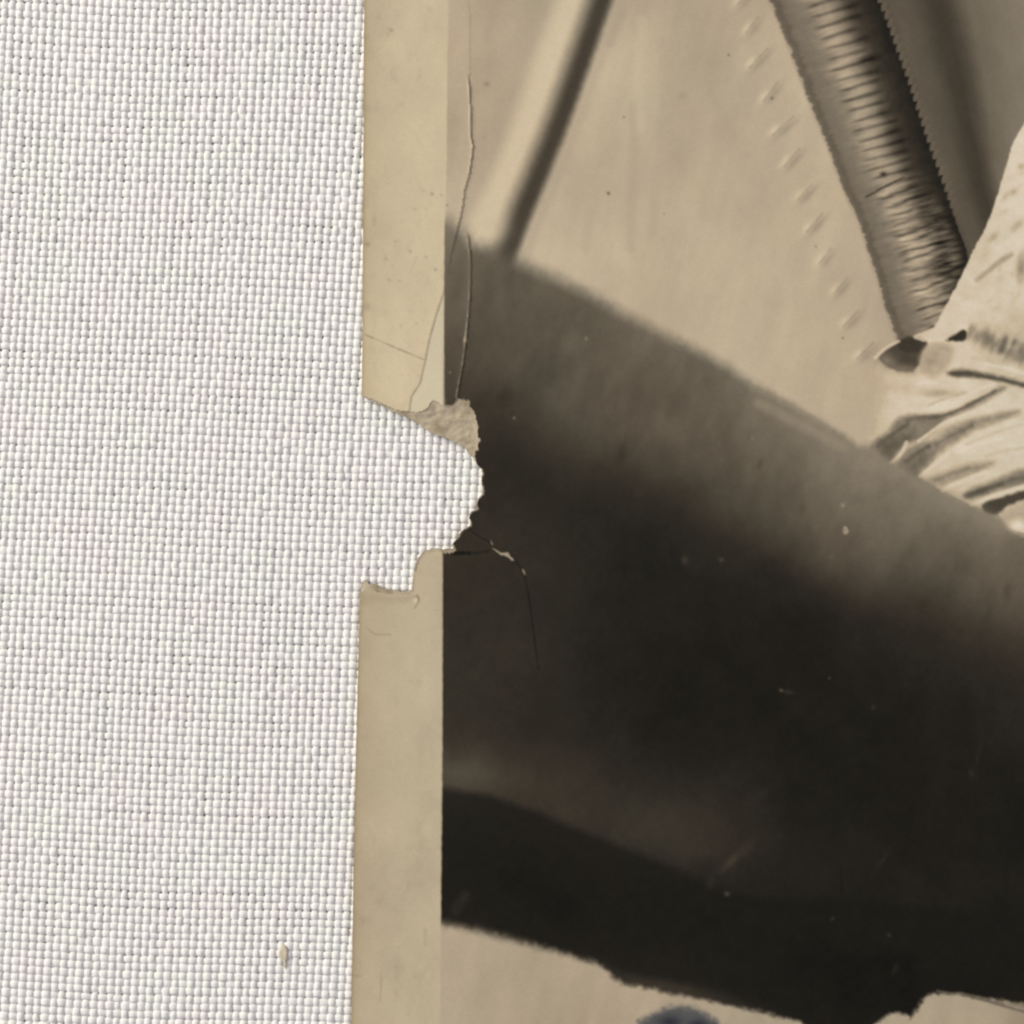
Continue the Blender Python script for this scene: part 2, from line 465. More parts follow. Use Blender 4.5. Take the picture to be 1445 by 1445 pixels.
fill([Z3(785, 1130), Z3(805, 1080), Z3(850, 1015), Z3(1000, 965), Z3(1130, 890), Z3(1390, 830), Z3(1400, 850), Z3(1200, 925), Z3(1080, 1000), Z3(1000, 1060), Z3(915, 1150), Z3(900, 1200)], 132, 6)
fill([Z3(810, 1100), Z3(880, 1040), Z3(980, 1050), Z3(915, 1140), Z3(890, 1190)], 104, 8, 0.8)
blob(*Z3(870, 880), 16, 8, -0.3, 142, 0.6); blob(*Z3(1040, 930), 22, 7, -0.4, 146, 0.5); blob(*Z3(1250, 890), 24, 5, -0.25, 160, 0.5)
stroke([Z3(762, 1100), Z3(820, 1045), Z3(845, 990)], 4.5, 198, 2.0, 0.9)
stroke([Z3(905, 985), Z3(980, 930), Z3(1060, 880), Z3(1200, 830)], 4, 206, 2, 0.85)
stroke([Z3(915, 1165), Z3(980, 1110), Z3(1060, 1050)], 5, 205, 2, 0.85)
fill([Z3(950, 1185), Z3(1130, 1110), Z3(1290, 1090), Z3(1200, 1150), Z3(1030, 1205)], 148, 6)
stroke([Z3(1030, 1235), Z3(1100, 1200), Z3(1250, 1140)], 6, 205, 2.5, 0.85)
fill([Z3(1135, 1250), Z3(1300, 1180), Z3(1470, 1120), Z3(1470, 1195), Z3(1300, 1240), Z3(1180, 1282)], 122, 6)
stroke([Z3(1150, 1265), Z3(1250, 1240)], 7, 92, 4, 0.7)
stroke([Z3(1175, 1310), Z3(1300, 1260), Z3(1450, 1215)], 6, 206, 2.5, 0.9)
fill([Z3(1230, 1308), Z3(1300, 1280), Z3(1470, 1232), Z3(1470, 1272), Z3(1370, 1310), Z3(1310, 1355), Z3(1245, 1350)], 70, 3)
fill([Z3(1330, 1350), Z3(1400, 1310), Z3(1480, 1290), Z3(1480, 1400), Z3(1370, 1400)], 168, 5, 0.9)
for (a_, b_, w_, v_, al) in ((Z3(700, 1010), Z3(850, 900), 6, 82, 0.6), (Z3(850, 880), Z3(1000, 855), 5, 92, 0.5), (Z3(840, 1090), Z3(960, 1010), 5, 88, 0.6), (Z3(1000, 1000), Z3(1180, 905), 4, 100, 0.55),
                            (Z3(1160, 1262), Z3(1330, 1205), 6, 84, 0.7), (Z3(1300, 1215), Z3(1450, 1165), 5, 96, 0.6), (Z3(990, 1185), Z3(1160, 1125), 5, 120, 0.6), (Z3(1200, 650), Z3(1440, 700), 4, 70, 0.6),
                            (Z3(960, 800), Z3(1150, 735), 3, 172, 0.7), (Z3(1080, 790), Z3(1290, 690), 3, 212, 0.6), (Z3(1100, 1040), Z3(1330, 970), 5, 214, 0.6), (Z3(1250, 590), Z3(1440, 640), 6, 214, 0.6),
                            (Z3(1150, 1000), Z3(1430, 900), 3, 180, 0.6), (Z3(1250, 1060), Z3(1440, 1020), 4, 176, 0.5), (Z3(1180, 560), Z3(1330, 600), 4, 182, 0.6), (Z3(900, 690), Z3(1000, 690), 4, 212, 0.5)):
    stroke([a_, ((a_[0] + b_[0]) / 2, (a_[1] + b_[1]) / 2 - 1.5), b_], w_, v_, 2.2, al)
# marks on the sleeve
for (x, y, rx_, ry_, an, v) in ((1390, 980, 6, 4, -0.5, 150), (1290, 1210, 9, 4, -0.7, 156), (1410, 1150, 12, 5, -0.8, 160), (1310, 1340, 16, 3.5, -0.7, 150), (1430, 1330, 6, 14, 0.2, 140),
                               (1430, 850, 5, 4, 0, 165), (1350, 1000, 8, 3, -0.9, 172)):
    blob(*Z2(x, y), rx_, ry_, an, v, 0.75)
stroke([Z3(1205, 165), Z3(1290, 95), Z3(1380, 35)], 6, 150, 3, 0.75)
blob(*Z3(1430, 120), 6, 16, 0.15, 128, 0.75)
for q in range(26):
    x = rng.uniform(1380, 1445); y = rng.uniform(230, 440)
    if x < np.interp(y, [174, 199, 235, 293, 327, 360, 396, 439], [1445, 1430, 1419, 1402, 1388, 1369, 1354, 1330]) + 9: continue
    blob(x, y, rng.uniform(2, 5), rng.uniform(4, 9), rng.uniform(0.3, 1.0), rng.uniform(168, 184), 0.4)

SOFTK = 1.0
# the weave and silver of the shirt: soft mottling in its half tones
sh = (slice(150 - Y0, 760 - Y0), slice(1215 - X0, None))
mid = np.exp(-((L[sh] - 135) / 40) ** 2)
L[sh] += noise2(GX[sh], GY[sh], 10, 10, rng, 3) * (2.0 + 8 * mid) * sstep(2, 12, GX[sh] - np.interp(GY[sh], [100, 174, 199, 235, 293, 327, 360, 396, 439, 462, 500, 640], [1500, 1445, 1430, 1419, 1402, 1388, 1369, 1354, 1330, 1318, 1247, 1214]))
# ---- the large dark rounded form
dark = surface([(640, 330, 112), (680, 360, 90), (720, 380, 86), (640, 420, 84), (700, 430, 80), (760, 420, 84), (800, 440, 88), (850, 470, 84), (720, 500, 72), (660, 540, 62), (780, 520, 74), (830, 540, 80),
                (900, 490, 94), (960, 520, 92), (900, 560, 82), (960, 590, 86), (1020, 560, 98), (1060, 590, 104), (1130, 630, 112), (1080, 650, 92), (1010, 650, 78), (1180, 660, 116),
                (700, 580, 52), (700, 650, 42), (760, 600, 58), (760, 680, 42), (840, 620, 66), (850, 680, 46), (900, 640, 66), (920, 700, 46), (970, 660, 66), (980, 720, 50), (1030, 720, 62),
                (700, 740, 46), (800, 760, 43), (900, 780, 36), (980, 790, 40), (1040, 770, 46), (1090, 740, 66), (1120, 700, 88), (1170, 720, 96), (1230, 700, 112), (1280, 700, 116), (1340, 730, 114), (1400, 760, 112), (1440, 780, 104),
                (1100, 800, 44), (1150, 780, 70), (1200, 790, 78), (1250, 770, 94), (1300, 790, 84), (1350, 800, 80), (1400, 820, 92), (1440, 850, 80), (1160, 840, 44), (1220, 840, 52), (1280, 850, 54), (1340, 840, 66), (1390, 870, 62), (1440, 900, 58),
                (1060, 880, 34), (1150, 900, 34), (1250, 910, 40), (1340, 920, 44), (1420, 960, 44), (1200, 1000, 32), (1320, 1000, 34), (1440, 1040, 38), (900, 880, 34), (800, 880, 41), (700, 860, 47),
                (640, 850, 47), (640, 950, 48), (720, 960, 46), (820, 980, 37), (950, 1000, 31), (1080, 1000, 31), (640, 1040, 50), (720, 1050, 46), (640, 1088, 66), (680, 1092, 62), (740, 1112, 55), (800, 1135, 53), (860, 1120, 46), (870, 1160, 52), (920, 1178, 51),
                (970, 1198, 50), (1000, 1130, 46), (1060, 1170, 42), (980, 1080, 35), (1100, 1120, 34), (1200, 1150, 32), (1300, 1150, 31), (1440, 1150, 30), (1200, 1060, 31), (1350, 1080, 34),
                (640, 1200, 34), (720, 1200, 32), (800, 1250, 29), (900, 1290, 28), (1000, 1300, 29), (660, 1270, 36), (1100, 1250, 36), (1200, 1240, 35), (1300, 1250, 34), (1440, 1250, 32),
                (1100, 1350, 28), (1250, 1350, 28), (1400, 1350, 31), (900, 1370, 48), (960, 1385, 50), (1020, 1402, 44), (1560, 800, 100), (1560, 1100, 34), (1560, 1400, 32), (1100, 1420, 32)], 27, 122)
dark = dark + 6 * np.exp(-((dark - 70) / 20) ** 2)
dark += noise2(GX, GY, 40, 40, rng, 3) * 2.0 + (noise2(GX + GY * .45, GY * 1.0, 34, 60, rng, 3) * 3.0 + noise2(GX + GY * .2, GY, 14, 24, rng, 3) * 2.6) * sstep(38, 85, dark)
low = [(-1, 1515)] 
outline = [(560, 296), (634, 309), (655, 325), (668, 344), (700, 352), (727, 368), (780, 390), (830, 414), (880, 442), (930, 468), (980, 492), (1030, 520), (1060, 540), (1110, 567), (1150, 592), (1190, 614),
           (1214, 631), (1233, 634), (1258, 656), (1297, 675), (1330, 694), (1369, 714), (1400, 728), (1424, 747), (1450, 760), (1572, 820),
           (1572, 1436), (1445, 1416), (1380, 1406), (1345, 1402), (1318, 1401), (1302, 1408), (1298, 1418), (1284, 1436), (1275, 1428), (1256, 1430), (1232, 1444), (1222, 1517),
           (1180, 1517), (1130, 1441), (1062, 1425), (1000, 1412), (950, 1402), (905, 1392), (880, 1388), (866, 1381), (858, 1371), (846, 1362), (832, 1356), (800, 1346), (757, 1334), (705, 1320), (660, 1308), (622, 1300), (560, 1288)]
s = (slice(0, None), slice(0, None))
d = seg_dist(GX, GY, outline, True)
softn = np.interp(GX, [620, 720, 1000, 1200, 1300], [16, 20, 14, 8, 4.5])
softn = np.where(GY > 1200, np.interp(GX, [620, 760, 860, 1200], [15, 11, 6, 4.5]), softn)
d = d + WN * np.where(GY > 1200, 2.0, 1.6)
a = 1 - sstep(-softn, softn, d)
L = L * (1 - a) + dark * a
# lit rim along the upper right of the form
stroke([Z3(95, 790), Z3(230, 860), Z3(380, 940), Z3(520, 1010)], 15, 140, 7, 0.6)
stroke([Z3(60, 720), Z3(250, 800), Z3(420, 905), Z3(520, 970)], 8, 128, 4, 0.6)
stroke([Z3(640, 1040), Z3(900, 1200), Z3(1150, 1330), Z3(1330, 1420)], 22, 130, 12, 0.55)
# soft lower edge: a darker band starts here
band = [(560, 1098), (624, 1112), (690, 1122), (760, 1146), (830, 1176), (900, 1205), (970, 1232), (1010, 1256), (1070, 1268), (1200, 1270), (1320, 1280), (1572, 1300), (1572, 1420), (1320, 1385), (1240, 1425), (1130, 1432), (1000, 1395), (880, 1372), (840, 1350), (700, 1312), (560, 1290)]
fill(band, np.minimum(dark, 30.0), 9, 0.82, sm=False)
blob(650, 1091, 36, 12, 0.08, 76, 0.8)
# scuffs and smears on the dark form
blob(*Z9(450, 410), 17, 5.5, -0.75, 66, 0.75)
blob(*Z9(490, 372), 20, 8, -0.7, 56, 0.6)
blob(*Z9(435, 520), 4, 3.5, 0, 70, 0.9)
blob(*Z9(380, 480), 5, 9, 0.3, 50, 0.6)
blob(*Z9(540, 190), 22, 7, -0.6, 46, 0.6)
blob(*Z9(960, 410), 22, 4, -0.9, 44, 0.6); blob(*Z9(1265, 110), 4, 6, 0, 52, 0.6); blob(*Z9(1285, 60), 4, 30, 0.2, 44, 0.5)
blob(*Z9(793, 605), 2.2, 3.2, 0.6, 60, 0.8); blob(*Z9(985, 660), 2.6, 3.2, -0.6, 62, 0.8); blob(*Z9(1005, 775), 4, 8, 0.4, 44, 0.7)
stroke([Z9(822, 430), Z9(826, 520)], 2.5, 24, 1.2, 0.6); stroke([ZB(550, 870), ZB(600, 790)], 14, 46, 7, 0.7)
blob(966, 790, 5, 7, -0.3, 62, 0.75); blob(1018, 790, 4, 3.5, 0, 72, 0.75)
blob(1112, 976, 9, 3, 0.15, 58, 0.6); blob(1102, 974, 2.6, 2.2, 0.3, 90, 0.9)
for (x, y, r_, v) in ((827, 478, 2.1, 150), (1189, 713, 2.6, 140), (725.5, 590, 1.7, 110), (1170, 957, 2, 60), (1232, 998, 3, 50), (635, 526, 1.4, 120), (1174, 785, 3, 90)):
    blob(x, y, r_, r_ * 1.2, 0.4, v, 0.9)
fill([(1191, 743), (1195, 744), (1197, 751), (1193, 754), (1189.5, 751)], 180, 1.2, wob=0.5)
blob(1436, 741, 12, 9, 0, 214, 1.0)
blob(1421, 700 + 55, 6, 5, 0, 120, 0.4)
for q in range(60):                                             # mottling in the mid greys
    x = rng.uniform(700, 1440); y = 380 + (x - 700) * 0.5 + rng.uniform(10, 190)
    blob(x, y, rng.uniform(5, 16), rng.uniform(9, 26), rng.uniform(-0.3, 0.5), float(np.clip(dark[int(y) - Y0, int(x) - X0] + rng.normal(0, 9), 30, 125)), 0.4)
blob(1062, 618, 3, 4, 0, 120, 0.5); blob(1072, 655, 3, 6, 0.3, 66, 0.5); blob(1132, 718, 4, 9, 0.2, 74, 0.5); blob(1420, 832, 5, 10, 0.2, 66, 0.5)
# lower right: pale strip with streaks under the dark form
stroke([Z9(1150, 850), Z9(1260, 870), Z9(1445, 905)], 3, 112, 1.6, 0.6)
stroke([Z9(1230, 858), Z9(1340, 890), Z9(1460, 925)], 4, 92, 2.2, 0.75)
blob(800, 1400, 30, 18, 0.1, 156, 0.5); blob(680, 1375, 8, 40, 0, 156, 0.5)
# dark flecks on the paper
for (x, y, r_, v) in ((858.5, 273, 2.4, 92), (880.5, 165.5, 1.4, 100), (1028, 78, 1.7, 100), (1089, 139, 2, 98), (937, 302, 1.2, 118), (687, 119, 3, 130), (963, 135, 6, 152), (1189, 477, 1.4, 100), (1151, 348, 1.5, 120), (683, 195, 2, 145)):
    blob(x, y, r_, r_, 0, v, 0.9)

# ---- cream border
bex = np.interp(GY, [-72, 0, 100, 250, 320, 420, 550, 780, 1045, 1300, 1445, 1517], [633.5, 633, 631.5, 630, 627.5, 626.5, 626, 625, 624.5, 622.3, 621, 620.5])
border = np.interp(GY, [0, 300, 560, 800, 1000, 1445], [177, 181, 181, 168, 170, 169]) + noise2(GX, GY, 40, 65, rng, 4) * 4.4 - 9 * np.clip(noise2(GX, GY, 16, 26, rng, 3) - 0.55, 0, 1)
border += np.interp(GX - bex, [-125, -60, -10], [-5, 2, 3])
a = 1 - sstep(-1.6, 1.6, GX - bex + WN * 0.35)
# picture tone lies a little darker over the strip left of the crease
L = L * (1 - a) + border * a
for pts, wd, v in (([Z7(125, 1072), Z7(260, 1130), Z7(400, 1190), Z7(520, 1240)], 1.8, 138), ([Z7(520, 1240), Z7(630, 1265)], 1.6, 156), ([Z7(470, 545), Z7(430, 650)], 2, 166),
                   ([Z8(130, 700), Z8(190, 745), Z8(290, 748)], 3, 152), ([ZB(175, 1190), ZB(168, 1330)], 2, 150), ([ZB(30, 1195), ZB(70, 1200)], 2.5, 148), ([ZB(395, 960), ZB(400, 1040)], 6, 163)):
    stroke(pts, wd, v, 1.1, 0.75)
for (x, y, r_, v) in ((552, 43, 3.0, 148), (547, 49, 2, 160), (610, 274, 2.2, 140), (598, 270, 1.6, 152), (623, 276, 1.7, 150), (631, 290, 1.5, 120), (579, 355, 2, 148), (545.5, 366.5, 1.5, 148), (614.5, 380.5, 1.9, 138), (518.5, 345, 3, 140),
                      (549, 395, 1.7, 150), (564, 397, 2.0, 156), (588, 457, 1.8, 158), (566, 460, 1.6, 158), (518, 433, 5.5, 160), (622, 491, 1.6, 130), (559, 341, 2, 160), (585, 295, 2.4, 166), (602, 295, 1.8, 166), (601, 363, 2.2, 158),
                      (514, 55, 4, 158), (515, 168, 3.5, 160), (533, 145, 1.4, 160)):
    blob(x, y, r_ * 1.2, r_, 0.3, v, 0.8)
for q in range(130):
    blob(rng.uniform(515, 620), rng.uniform(0, 560) if q % 2 else rng.uniform(860, 1445), rng.uniform(0.7, 1.8), rng.uniform(0.7, 1.6), rng.uniform(0, 3), rng.uniform(150, 170), 0.5)

# ---- creases in the print: worn rims, with their lit and shaded sides painted in (their relief is in the mesh below)
creaseD = [(659, -72), (661, 0), (664, 30), (664, 70), (662.5, 115), (664.5, 150), (664.8, 190), (668, 206), (666.5, 222), (663, 245), (656.5, 268), (653.5, 290), (649, 313), (643.5, 334), (637, 360), (632, 390), (626, 414), (614.5, 449), (606, 480), (600.5, 508), (593, 541), (581, 560), (578, 580)]
creaseE = [(650, 320), (660.5, 330), (664.2, 364), (664, 406), (661.5, 447), (658, 478), (654.5, 510), (649, 540), (645.5, 561)]
crackF = [(660, 746), (676, 757), (690, 764.5), (695, 771), (705, 778), (716, 781.5), (725, 789), (735, 802), (741, 815), (747, 845), (752, 880), (756, 915), (760, 944)]
stroke(creaseD[:5], 9, 158, 4, 0.5)
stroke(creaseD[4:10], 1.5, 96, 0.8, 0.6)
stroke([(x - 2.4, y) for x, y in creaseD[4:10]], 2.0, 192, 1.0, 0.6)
stroke(creaseD[9:17], 1.4, 120, 0.8, 0.25)
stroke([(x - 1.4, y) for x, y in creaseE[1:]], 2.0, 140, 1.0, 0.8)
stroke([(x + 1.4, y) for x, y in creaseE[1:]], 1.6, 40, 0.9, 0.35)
blob(656.5, 480, 1.8, 4.0, 0.1, 200, 0.95); blob(657.5, 470, 1.3, 6, 0.1, 165, 0.7)
stroke(creaseD[16:], 1.6, 150, 0.9, 0.7)
# bared strip between the peeled edge and the picture
s = box([(575, 410), (628, 585)], 4)
edx = np.interp(GY[s], [414, 449, 480, 508, 541, 560, 580], [626, 614.5, 606, 600.5, 593, 581, 578])
a = sstep(0, 2.5, GX[s] - edx) * (1 - sstep(-2, 1, GX[s] - np.interp(GY[s], [400, 580], [626.5, 626]))) * (GY[s] > 412)
bare = a * 0.9
L[s] = L[s] * (1 - a * 0.8) + (182 + 7 * sstep(480, 560, GY[s])) * a * 0.8
# tan rim of the picture edge near the tear
stroke([(625, 500), (625.5, 540), (627, 572)], 4, 160, 2, 0.5)
# crack through the dark form
stroke(crackF[:4], 1.3, 26, 0.8, 0.5)
stroke(crackF[6:], 1.1, 20, 0.8, 0.5)
stroke([(x + 1.6, y - 0.6) for x, y in crackF[7:]], 1.3, 46, 0.8, 0.25)
fill([(692.5, 762), (695, 766), (695, 769.5), (693, 767)], 128, 0.9, wob=0.4)
fill([(695, 773.5), (700, 775.5), (706, 779), (712, 780.3), (717, 779.5), (720, 784), (725.5, 790.5), (722, 789.5), (716, 784.8), (711, 783.2), (706, 782.6), (699, 777.5)], 150, 0.9, wob=1.1)
fill([(737, 803), (740, 806), (741, 811), (738.5, 808.5)], 135, 0.9, wob=0.3)
stroke([(627, 780), (645, 780.5), (662, 780)], 4, 18, 2, 0.8); stroke([(660, 781), (676, 780), (690, 777)], 3, 28, 1.5, 0.5)  # shadow under the flap's edge, painted as dark strokes
# bruised margin by the lower notch
fill([(511, 838), (530, 840), (560, 842), (582, 840), (583, 848), (560, 852), (530, 850), (511, 852)], 156, 5, 0.6)
stroke([Z8(445, 485), Z8(485, 510), Z8(455, 565)], 2.2, 150, 1.0, 0.8)
stroke([Z8(475, 480), Z8(488, 515), Z8(462, 565)], 1.6, 110, 0.8, 0.8)
blob(*Z8(463, 518), 3, 3.4, 0, 200, 0.8)
# fine grain of the paper
L += rng.normal(0, 1.0, L.shape) * (0.5 + L / 260) + noise2(GX, GY, 3.2, 3.2, rng, 2) * 1.3 + noise2(GX, GY, 11, 11, rng, 2) * 1.1

# ---- tone to colour (warm silver-gelatin print)
lv = [0, 22, 28, 36, 50, 68, 90, 115, 150, 168, 185, 200, 216, 255]
rr = [15, 22, 28, 36, 52, 73, 96, 123, 163, 183, 202, 215, 229, 250]
gg = [14.5, 20.5, 26.5, 33.5, 47.3, 66.3, 88.2, 114, 149.8, 168, 186, 202, 218, 240]
bb = [12, 16.5, 21.5, 28.5, 39.3, 55.5, 75, 98.5, 128, 144, 157, 180, 198, 220]
RGB = np.stack([np.interp(L, lv, c) for c in (rr, gg, bb)], -1)
# greenish / pinkish drift of the old emulsion
drift = (1 - 0.55 * (1 - sstep(-3, 3, GX - bex)))[..., None] * noise2(GX, GY, 130, 130, rng, 3)[..., None] * np.array([1.0, -0.5, -0.6]) * np.clip(L / 140, 0.12, 1)[..., None]
RGB = RGB + drift
# peeled strip is greyer
RGB[s] = RGB[s] * (1 - bare[..., None] * 0.5) + np.array([200, 193, 170]) * bare[..., None] * 0.5
# border is yellower than the picture's pale greys; browned along the cut edge
ledge = np.interp(GY, [-72, 0, 300, 555, 850, 1000, 1200, 1445, 1517], [514.5, 514, 512.5, 511, 507.5, 504, 499.5, 495.5, 494.5])
bm = (1 - sstep(-1.6, 1.6, GX - bex))[..., None]
RGB = RGB + bm * np.array([-1.0, 0.5, -1.0])
ed = np.exp(-np.clip(GX - ledge, 0, 99) / 2.2)[..., None] * bm
RGB = RGB * (1 - ed * 0.55) + np.array([146, 124, 92]) * ed * 0.55
ed2 = np.exp(-np.clip(GX - ledge, 0, 99) / 18.0)[..., None] * bm
RGB = RGB + ed2 * np.array([-4, -6, -9])
# ink stain at the bottom
dst = seg_dist(GX, GY, smooth_pts([Z9(128, 972), Z9(146, 930), Z9(195, 908), Z9(255, 889), Z9(325, 900), Z9(378, 922), Z9(420, 955), (1038, 1480), (980, 1510), (920, 1490)], 4), True) + noise2(GX, GY, 9, 9, rng, 3) * 3.5
ai = (1 - sstep(-13, 3, dst))[..., None] * 0.9
core = np.exp(-(((GX - 945) / 16) ** 2 + ((GY - 1442) / 9) ** 2))[..., None]
core = np.maximum(core, np.exp(-(((GX - 985) / 14) ** 2 + ((GY - 1446) / 8) ** 2))[..., None])
RGB = RGB * (1 - ai) + (np.array([78, 80, 82]) * (1 - core) + np.array([38, 42, 52]) * core) * ai
RGB = np.clip(RGB, 4, 250) / 255.0
LIN = np.where(RGB <= 0.04045, RGB / 12.92, ((RGB + 0.055) / 1.055) ** 2.4)
ALB = 1.12                                                      # printed reflectance relative to picture tone
LIN = np.clip(LIN * ALB - 0.0042, 0.002, 0.85)

# ------------------------------------------------------------------ outlines of the torn print
def ragged(pts, a0, a1, amp, step=1.6, seed=3):
    """resample a closed outline; between vertices a0..a1 give it a torn, fibrous edge"""
    r = np.random.default_rng(seed); out = []
    n = len(pts)
    for i in range(n):
        p = np.array(pts[i], float); q = np.array(pts[(i + 1) % n], float)
        if a0 <= i < a1:
            l = np.linalg.norm(q - p); m = max(1, int(l / step)); nrm = np.array([-(q - p)[1], (q - p)[0]]) / (l + 1e-9)
            for k in range(m):
                j = 0 if k == 0 else r.normal(0, amp)
                out.append(p + (q - p) * k / m + nrm * j)
        else: out.append(p)
    return out
F_R, F_T, F_B = 1556, -56, 1501
lower_cut = [(507.6, 850), (504, 1000), (499.5, 1200), (495.5, 1445), (494.2, F_B)]
tail = lower_cut + [(F_R, F_B), (F_R, F_T), (514.8, F_T), (514, 0), (512.5, 300)]
shared_right = [Z5(880, 742), Z5(905, 775), Z5(920, 812), Z5(914, 850), Z5(915, 882), Z5(925, 932), Z5(910, 962), Z5(888, 985), Z5(886, 1015), Z5(887, 1048), Z5(862, 1060), Z5(840, 1073), Z5(828, 1108), Z5(838, 1140), Z5(838, 1162)]
em_tear = [(511, 551), Z5(95, 278), Z5(130, 292), Z5(180, 308), Z5(260, 345), Z5(330, 378), Z5(380, 388), Z5(420, 388), Z5(470, 395), Z5(515, 388), Z5(548, 365), Z5(562, 335), Z5(580, 318), Z5(608, 322), Z5(640, 345), Z5(665, 356), Z5(700, 350), Z5(728, 332), Z5(735, 310), Z5(746, 294),
           Z5(785, 310), Z5(825, 316), Z5(836, 360), Z5(860, 388), Z5(874, 425), Z5(884, 465), Z5(887, 515), Z5(886, 560), Z5(900, 574), Z5(892, 610), Z5(885, 650), Z5(865, 668), Z5(868, 700)] + shared_right
n_em0 = 1
em = em_tear + [Z5(790, 1190), Z5(765, 1215), Z5(745, 1250), Z5(718, 1285), Z5(728, 1310), Z5(738, 1332), Z5(700, 1342), Z5(660, 1350), Z5(620, 1338), Z5(585, 1342), Z5(540, 1352), Z5(505, 1385), Z8(478, 280), Z8(462, 340), Z8(452, 400), Z8(455, 450), Z8(425, 478), Z8(370, 474), Z8(300, 474), Z8(240, 464), Z8(180, 452), Z8(120, 446), Z8(88, 462)] + tail
EM = ragged(em, 2, len(em) - len(tail) - 1, 0.62, 1.5, 11)
pa = [(511, 552), Z5(95, 283), Z5(140, 305), Z5(200, 332), Z5(265, 362), Z5(330, 402), Z5(390, 425), Z5(440, 442), Z5(490, 478), Z5(530, 508), Z5(590, 540), Z5(640, 558), Z5(700, 585), Z5(760, 608), Z5(800, 640), Z5(822, 668), Z5(850, 700), Z5(868, 716)] + shared_right + \
     [Z5(790, 1190), Z5(742, 1243), Z5(748, 1258), Z5(712, 1290), Z5(725, 1318), Z5(690, 1322), Z5(650, 1330), Z5(620, 1318), Z5(590, 1312), Z5(560, 1325), Z5(525, 1338), Z5(490, 1375), Z8(468, 265), Z8(452, 330), Z8(445, 400), Z8(440, 445), Z8(400, 458), Z8(360, 456), Z8(300, 446), Z8(262, 440), Z8(230, 426), Z8(200, 402), Z8(150, 406), Z8(125, 376), Z8(104, 400), Z8(88, 440)] + tail
PA = ragged(pa, 2, len(pa) - len(tail) - 1, 0.7, 1.5, 12)

# ------------------------------------------------------------------ shape of the sheet
Z_REST = 6.4                        # px: tops of the threads
T_PAPER, T_EMUL = 4.2, 0.9
def warp_z(X, Y):
    z = 0.8 * np.sin(X / 310 + 0.4) * np.cos(Y / 420 + 0.3) + 0.8
    # the sheet lifts slightly round the notch
    q = np.hypot((X - 650) / 1.0, (Y - 690) / 1.1)
    return z + 2.2 * np.exp(-(q / 130) ** 2) + 4.0 * np.exp(-(((X - 590) / 85) ** 2 + ((Y - 575) / 60) ** 2)) + 2.5 * np.exp(-(((X - 640) / 60) ** 2 + ((Y - 790) / 40) ** 2))
dC = {}
def relief(X, Y):
    """creases, lifted flaps and cracks of the picture layer, px"""
    z = np.zeros_like(X)
    near = (X < 790)
    x, y = X[near], Y[near]
    r = np.zeros_like(x)
    Dp = np.array(creaseD); Ep = np.array(creaseE); Fp = np.array(crackF)
    xd = np.interp(y, Dp[:, 1], Dp[:, 0]); xe = np.interp(y, Ep[:, 1], Ep[:, 0])
    # upper crease: left side rides over the right side
    on = (0.16 * sstep(-60, 30, y) + 0.84 * sstep(98, 122, y)) * (1 - sstep(290, 420, y))
    r += on * np.where(x < xd, 2.3 * np.exp(-np.clip(xd - x, 0, None) / 12), -0.4 * np.exp(-np.clip(x - xd, 0, None) / 5)) * sstep(1.4, 0.0, x - xd)
    # peeled edge across the margin: left side stays thicker
    on2 = sstep(395, 430, y) * (1 - sstep(575, 600, y))
    r += on2 * np.where(x < xd, 0.9 * np.exp(-np.clip(xd - x, 0, None) / 20), 0) * sstep(1.2, -0.6, x - xd)
    # blistered strip between both lines, high at its right rim
    on3 = sstep(318, 345, y) * (1 - sstep(555, 590, y))
    r += on3 * np.where(x < xe, 2.2 * np.exp(-np.clip(xe - x, 0, None) / 8), -0.3 * np.exp(-np.clip(x - xe, 0, None) / 4)) * sstep(1.5, 0.0, x - xe)
    # crack through the dark part
    xf = np.interp(y, Fp[:, 1], Fp[:, 0])
    yf = np.interp(x, Fp[:8, 0], Fp[:8, 1])
    on4 = sstep(790, 806, y) * (1 - sstep(905, 950, y))
    r += on4 * (0.6 * np.exp(-np.clip(xf - x, 0, None) / 14) * sstep(1.2, -0.8, x - xf) - 0.35 * np.exp(-((x - xf) / 1.2) ** 2))
    on5 = sstep(655, 668, x) * (1 - sstep(715, 732, x))
    r += on5 * (0.7 * np.exp(-np.clip(y - yf, 0, None) / 14) * sstep(-1.2, 0.8, y - yf))
    z[near] = r
    return z

xs = np.arange(490, 1447.5, 1.6)
xs = np.concatenate([xs, np.linspace(1449.5, F_R + 3, 26)])
ys = np.concatenate([np.linspace(F_T - 3, -3, 14), np.arange(-1.5, 1447.5, 1.6), np.linspace(1449.5, F_B + 3, 14)])

def outline_field(P, xs, ys):
    """signed distance (px) to the outline; exact near the torn side, plain box elsewhere"""
    XX, YY = np.meshgrid(xs, ys)
    f = np.maximum.reduce([XX - F_R, F_T - YY, YY - F_B, -(XX - 500)])
    nearc = np.nonzero(xs < 700)[0]
    f[:, :] = np.maximum.reduce([XX - F_R, F_T - YY, YY - F_B]) 
    sl = (slice(None), slice(0, nearc[-1] + 1))
    tear = (YY[sl] > 535) & (YY[sl] < 862)
    sub = f[sl].copy()
    le = np.interp(YY[sl], [-72, 0, 300, 555, 850, 1000, 1200, 1445, 1517], [514.9, 514, 512.5, 511, 507.6, 504, 499.5, 495.5, 494.2])
    micro = np.interp(YY[sl], ys, noise1(ys, 9, np.random.default_rng(5), 2) * 0.35)
    sub = np.maximum(sub, le + micro - XX[sl])
    sub[tear] = seg_dist(XX[sl][tear], YY[sl][tear], P, True)
    f[sl] = sub
    f[np.abs(f) < 1e-4] = 1e-4
    return XX, YY, f

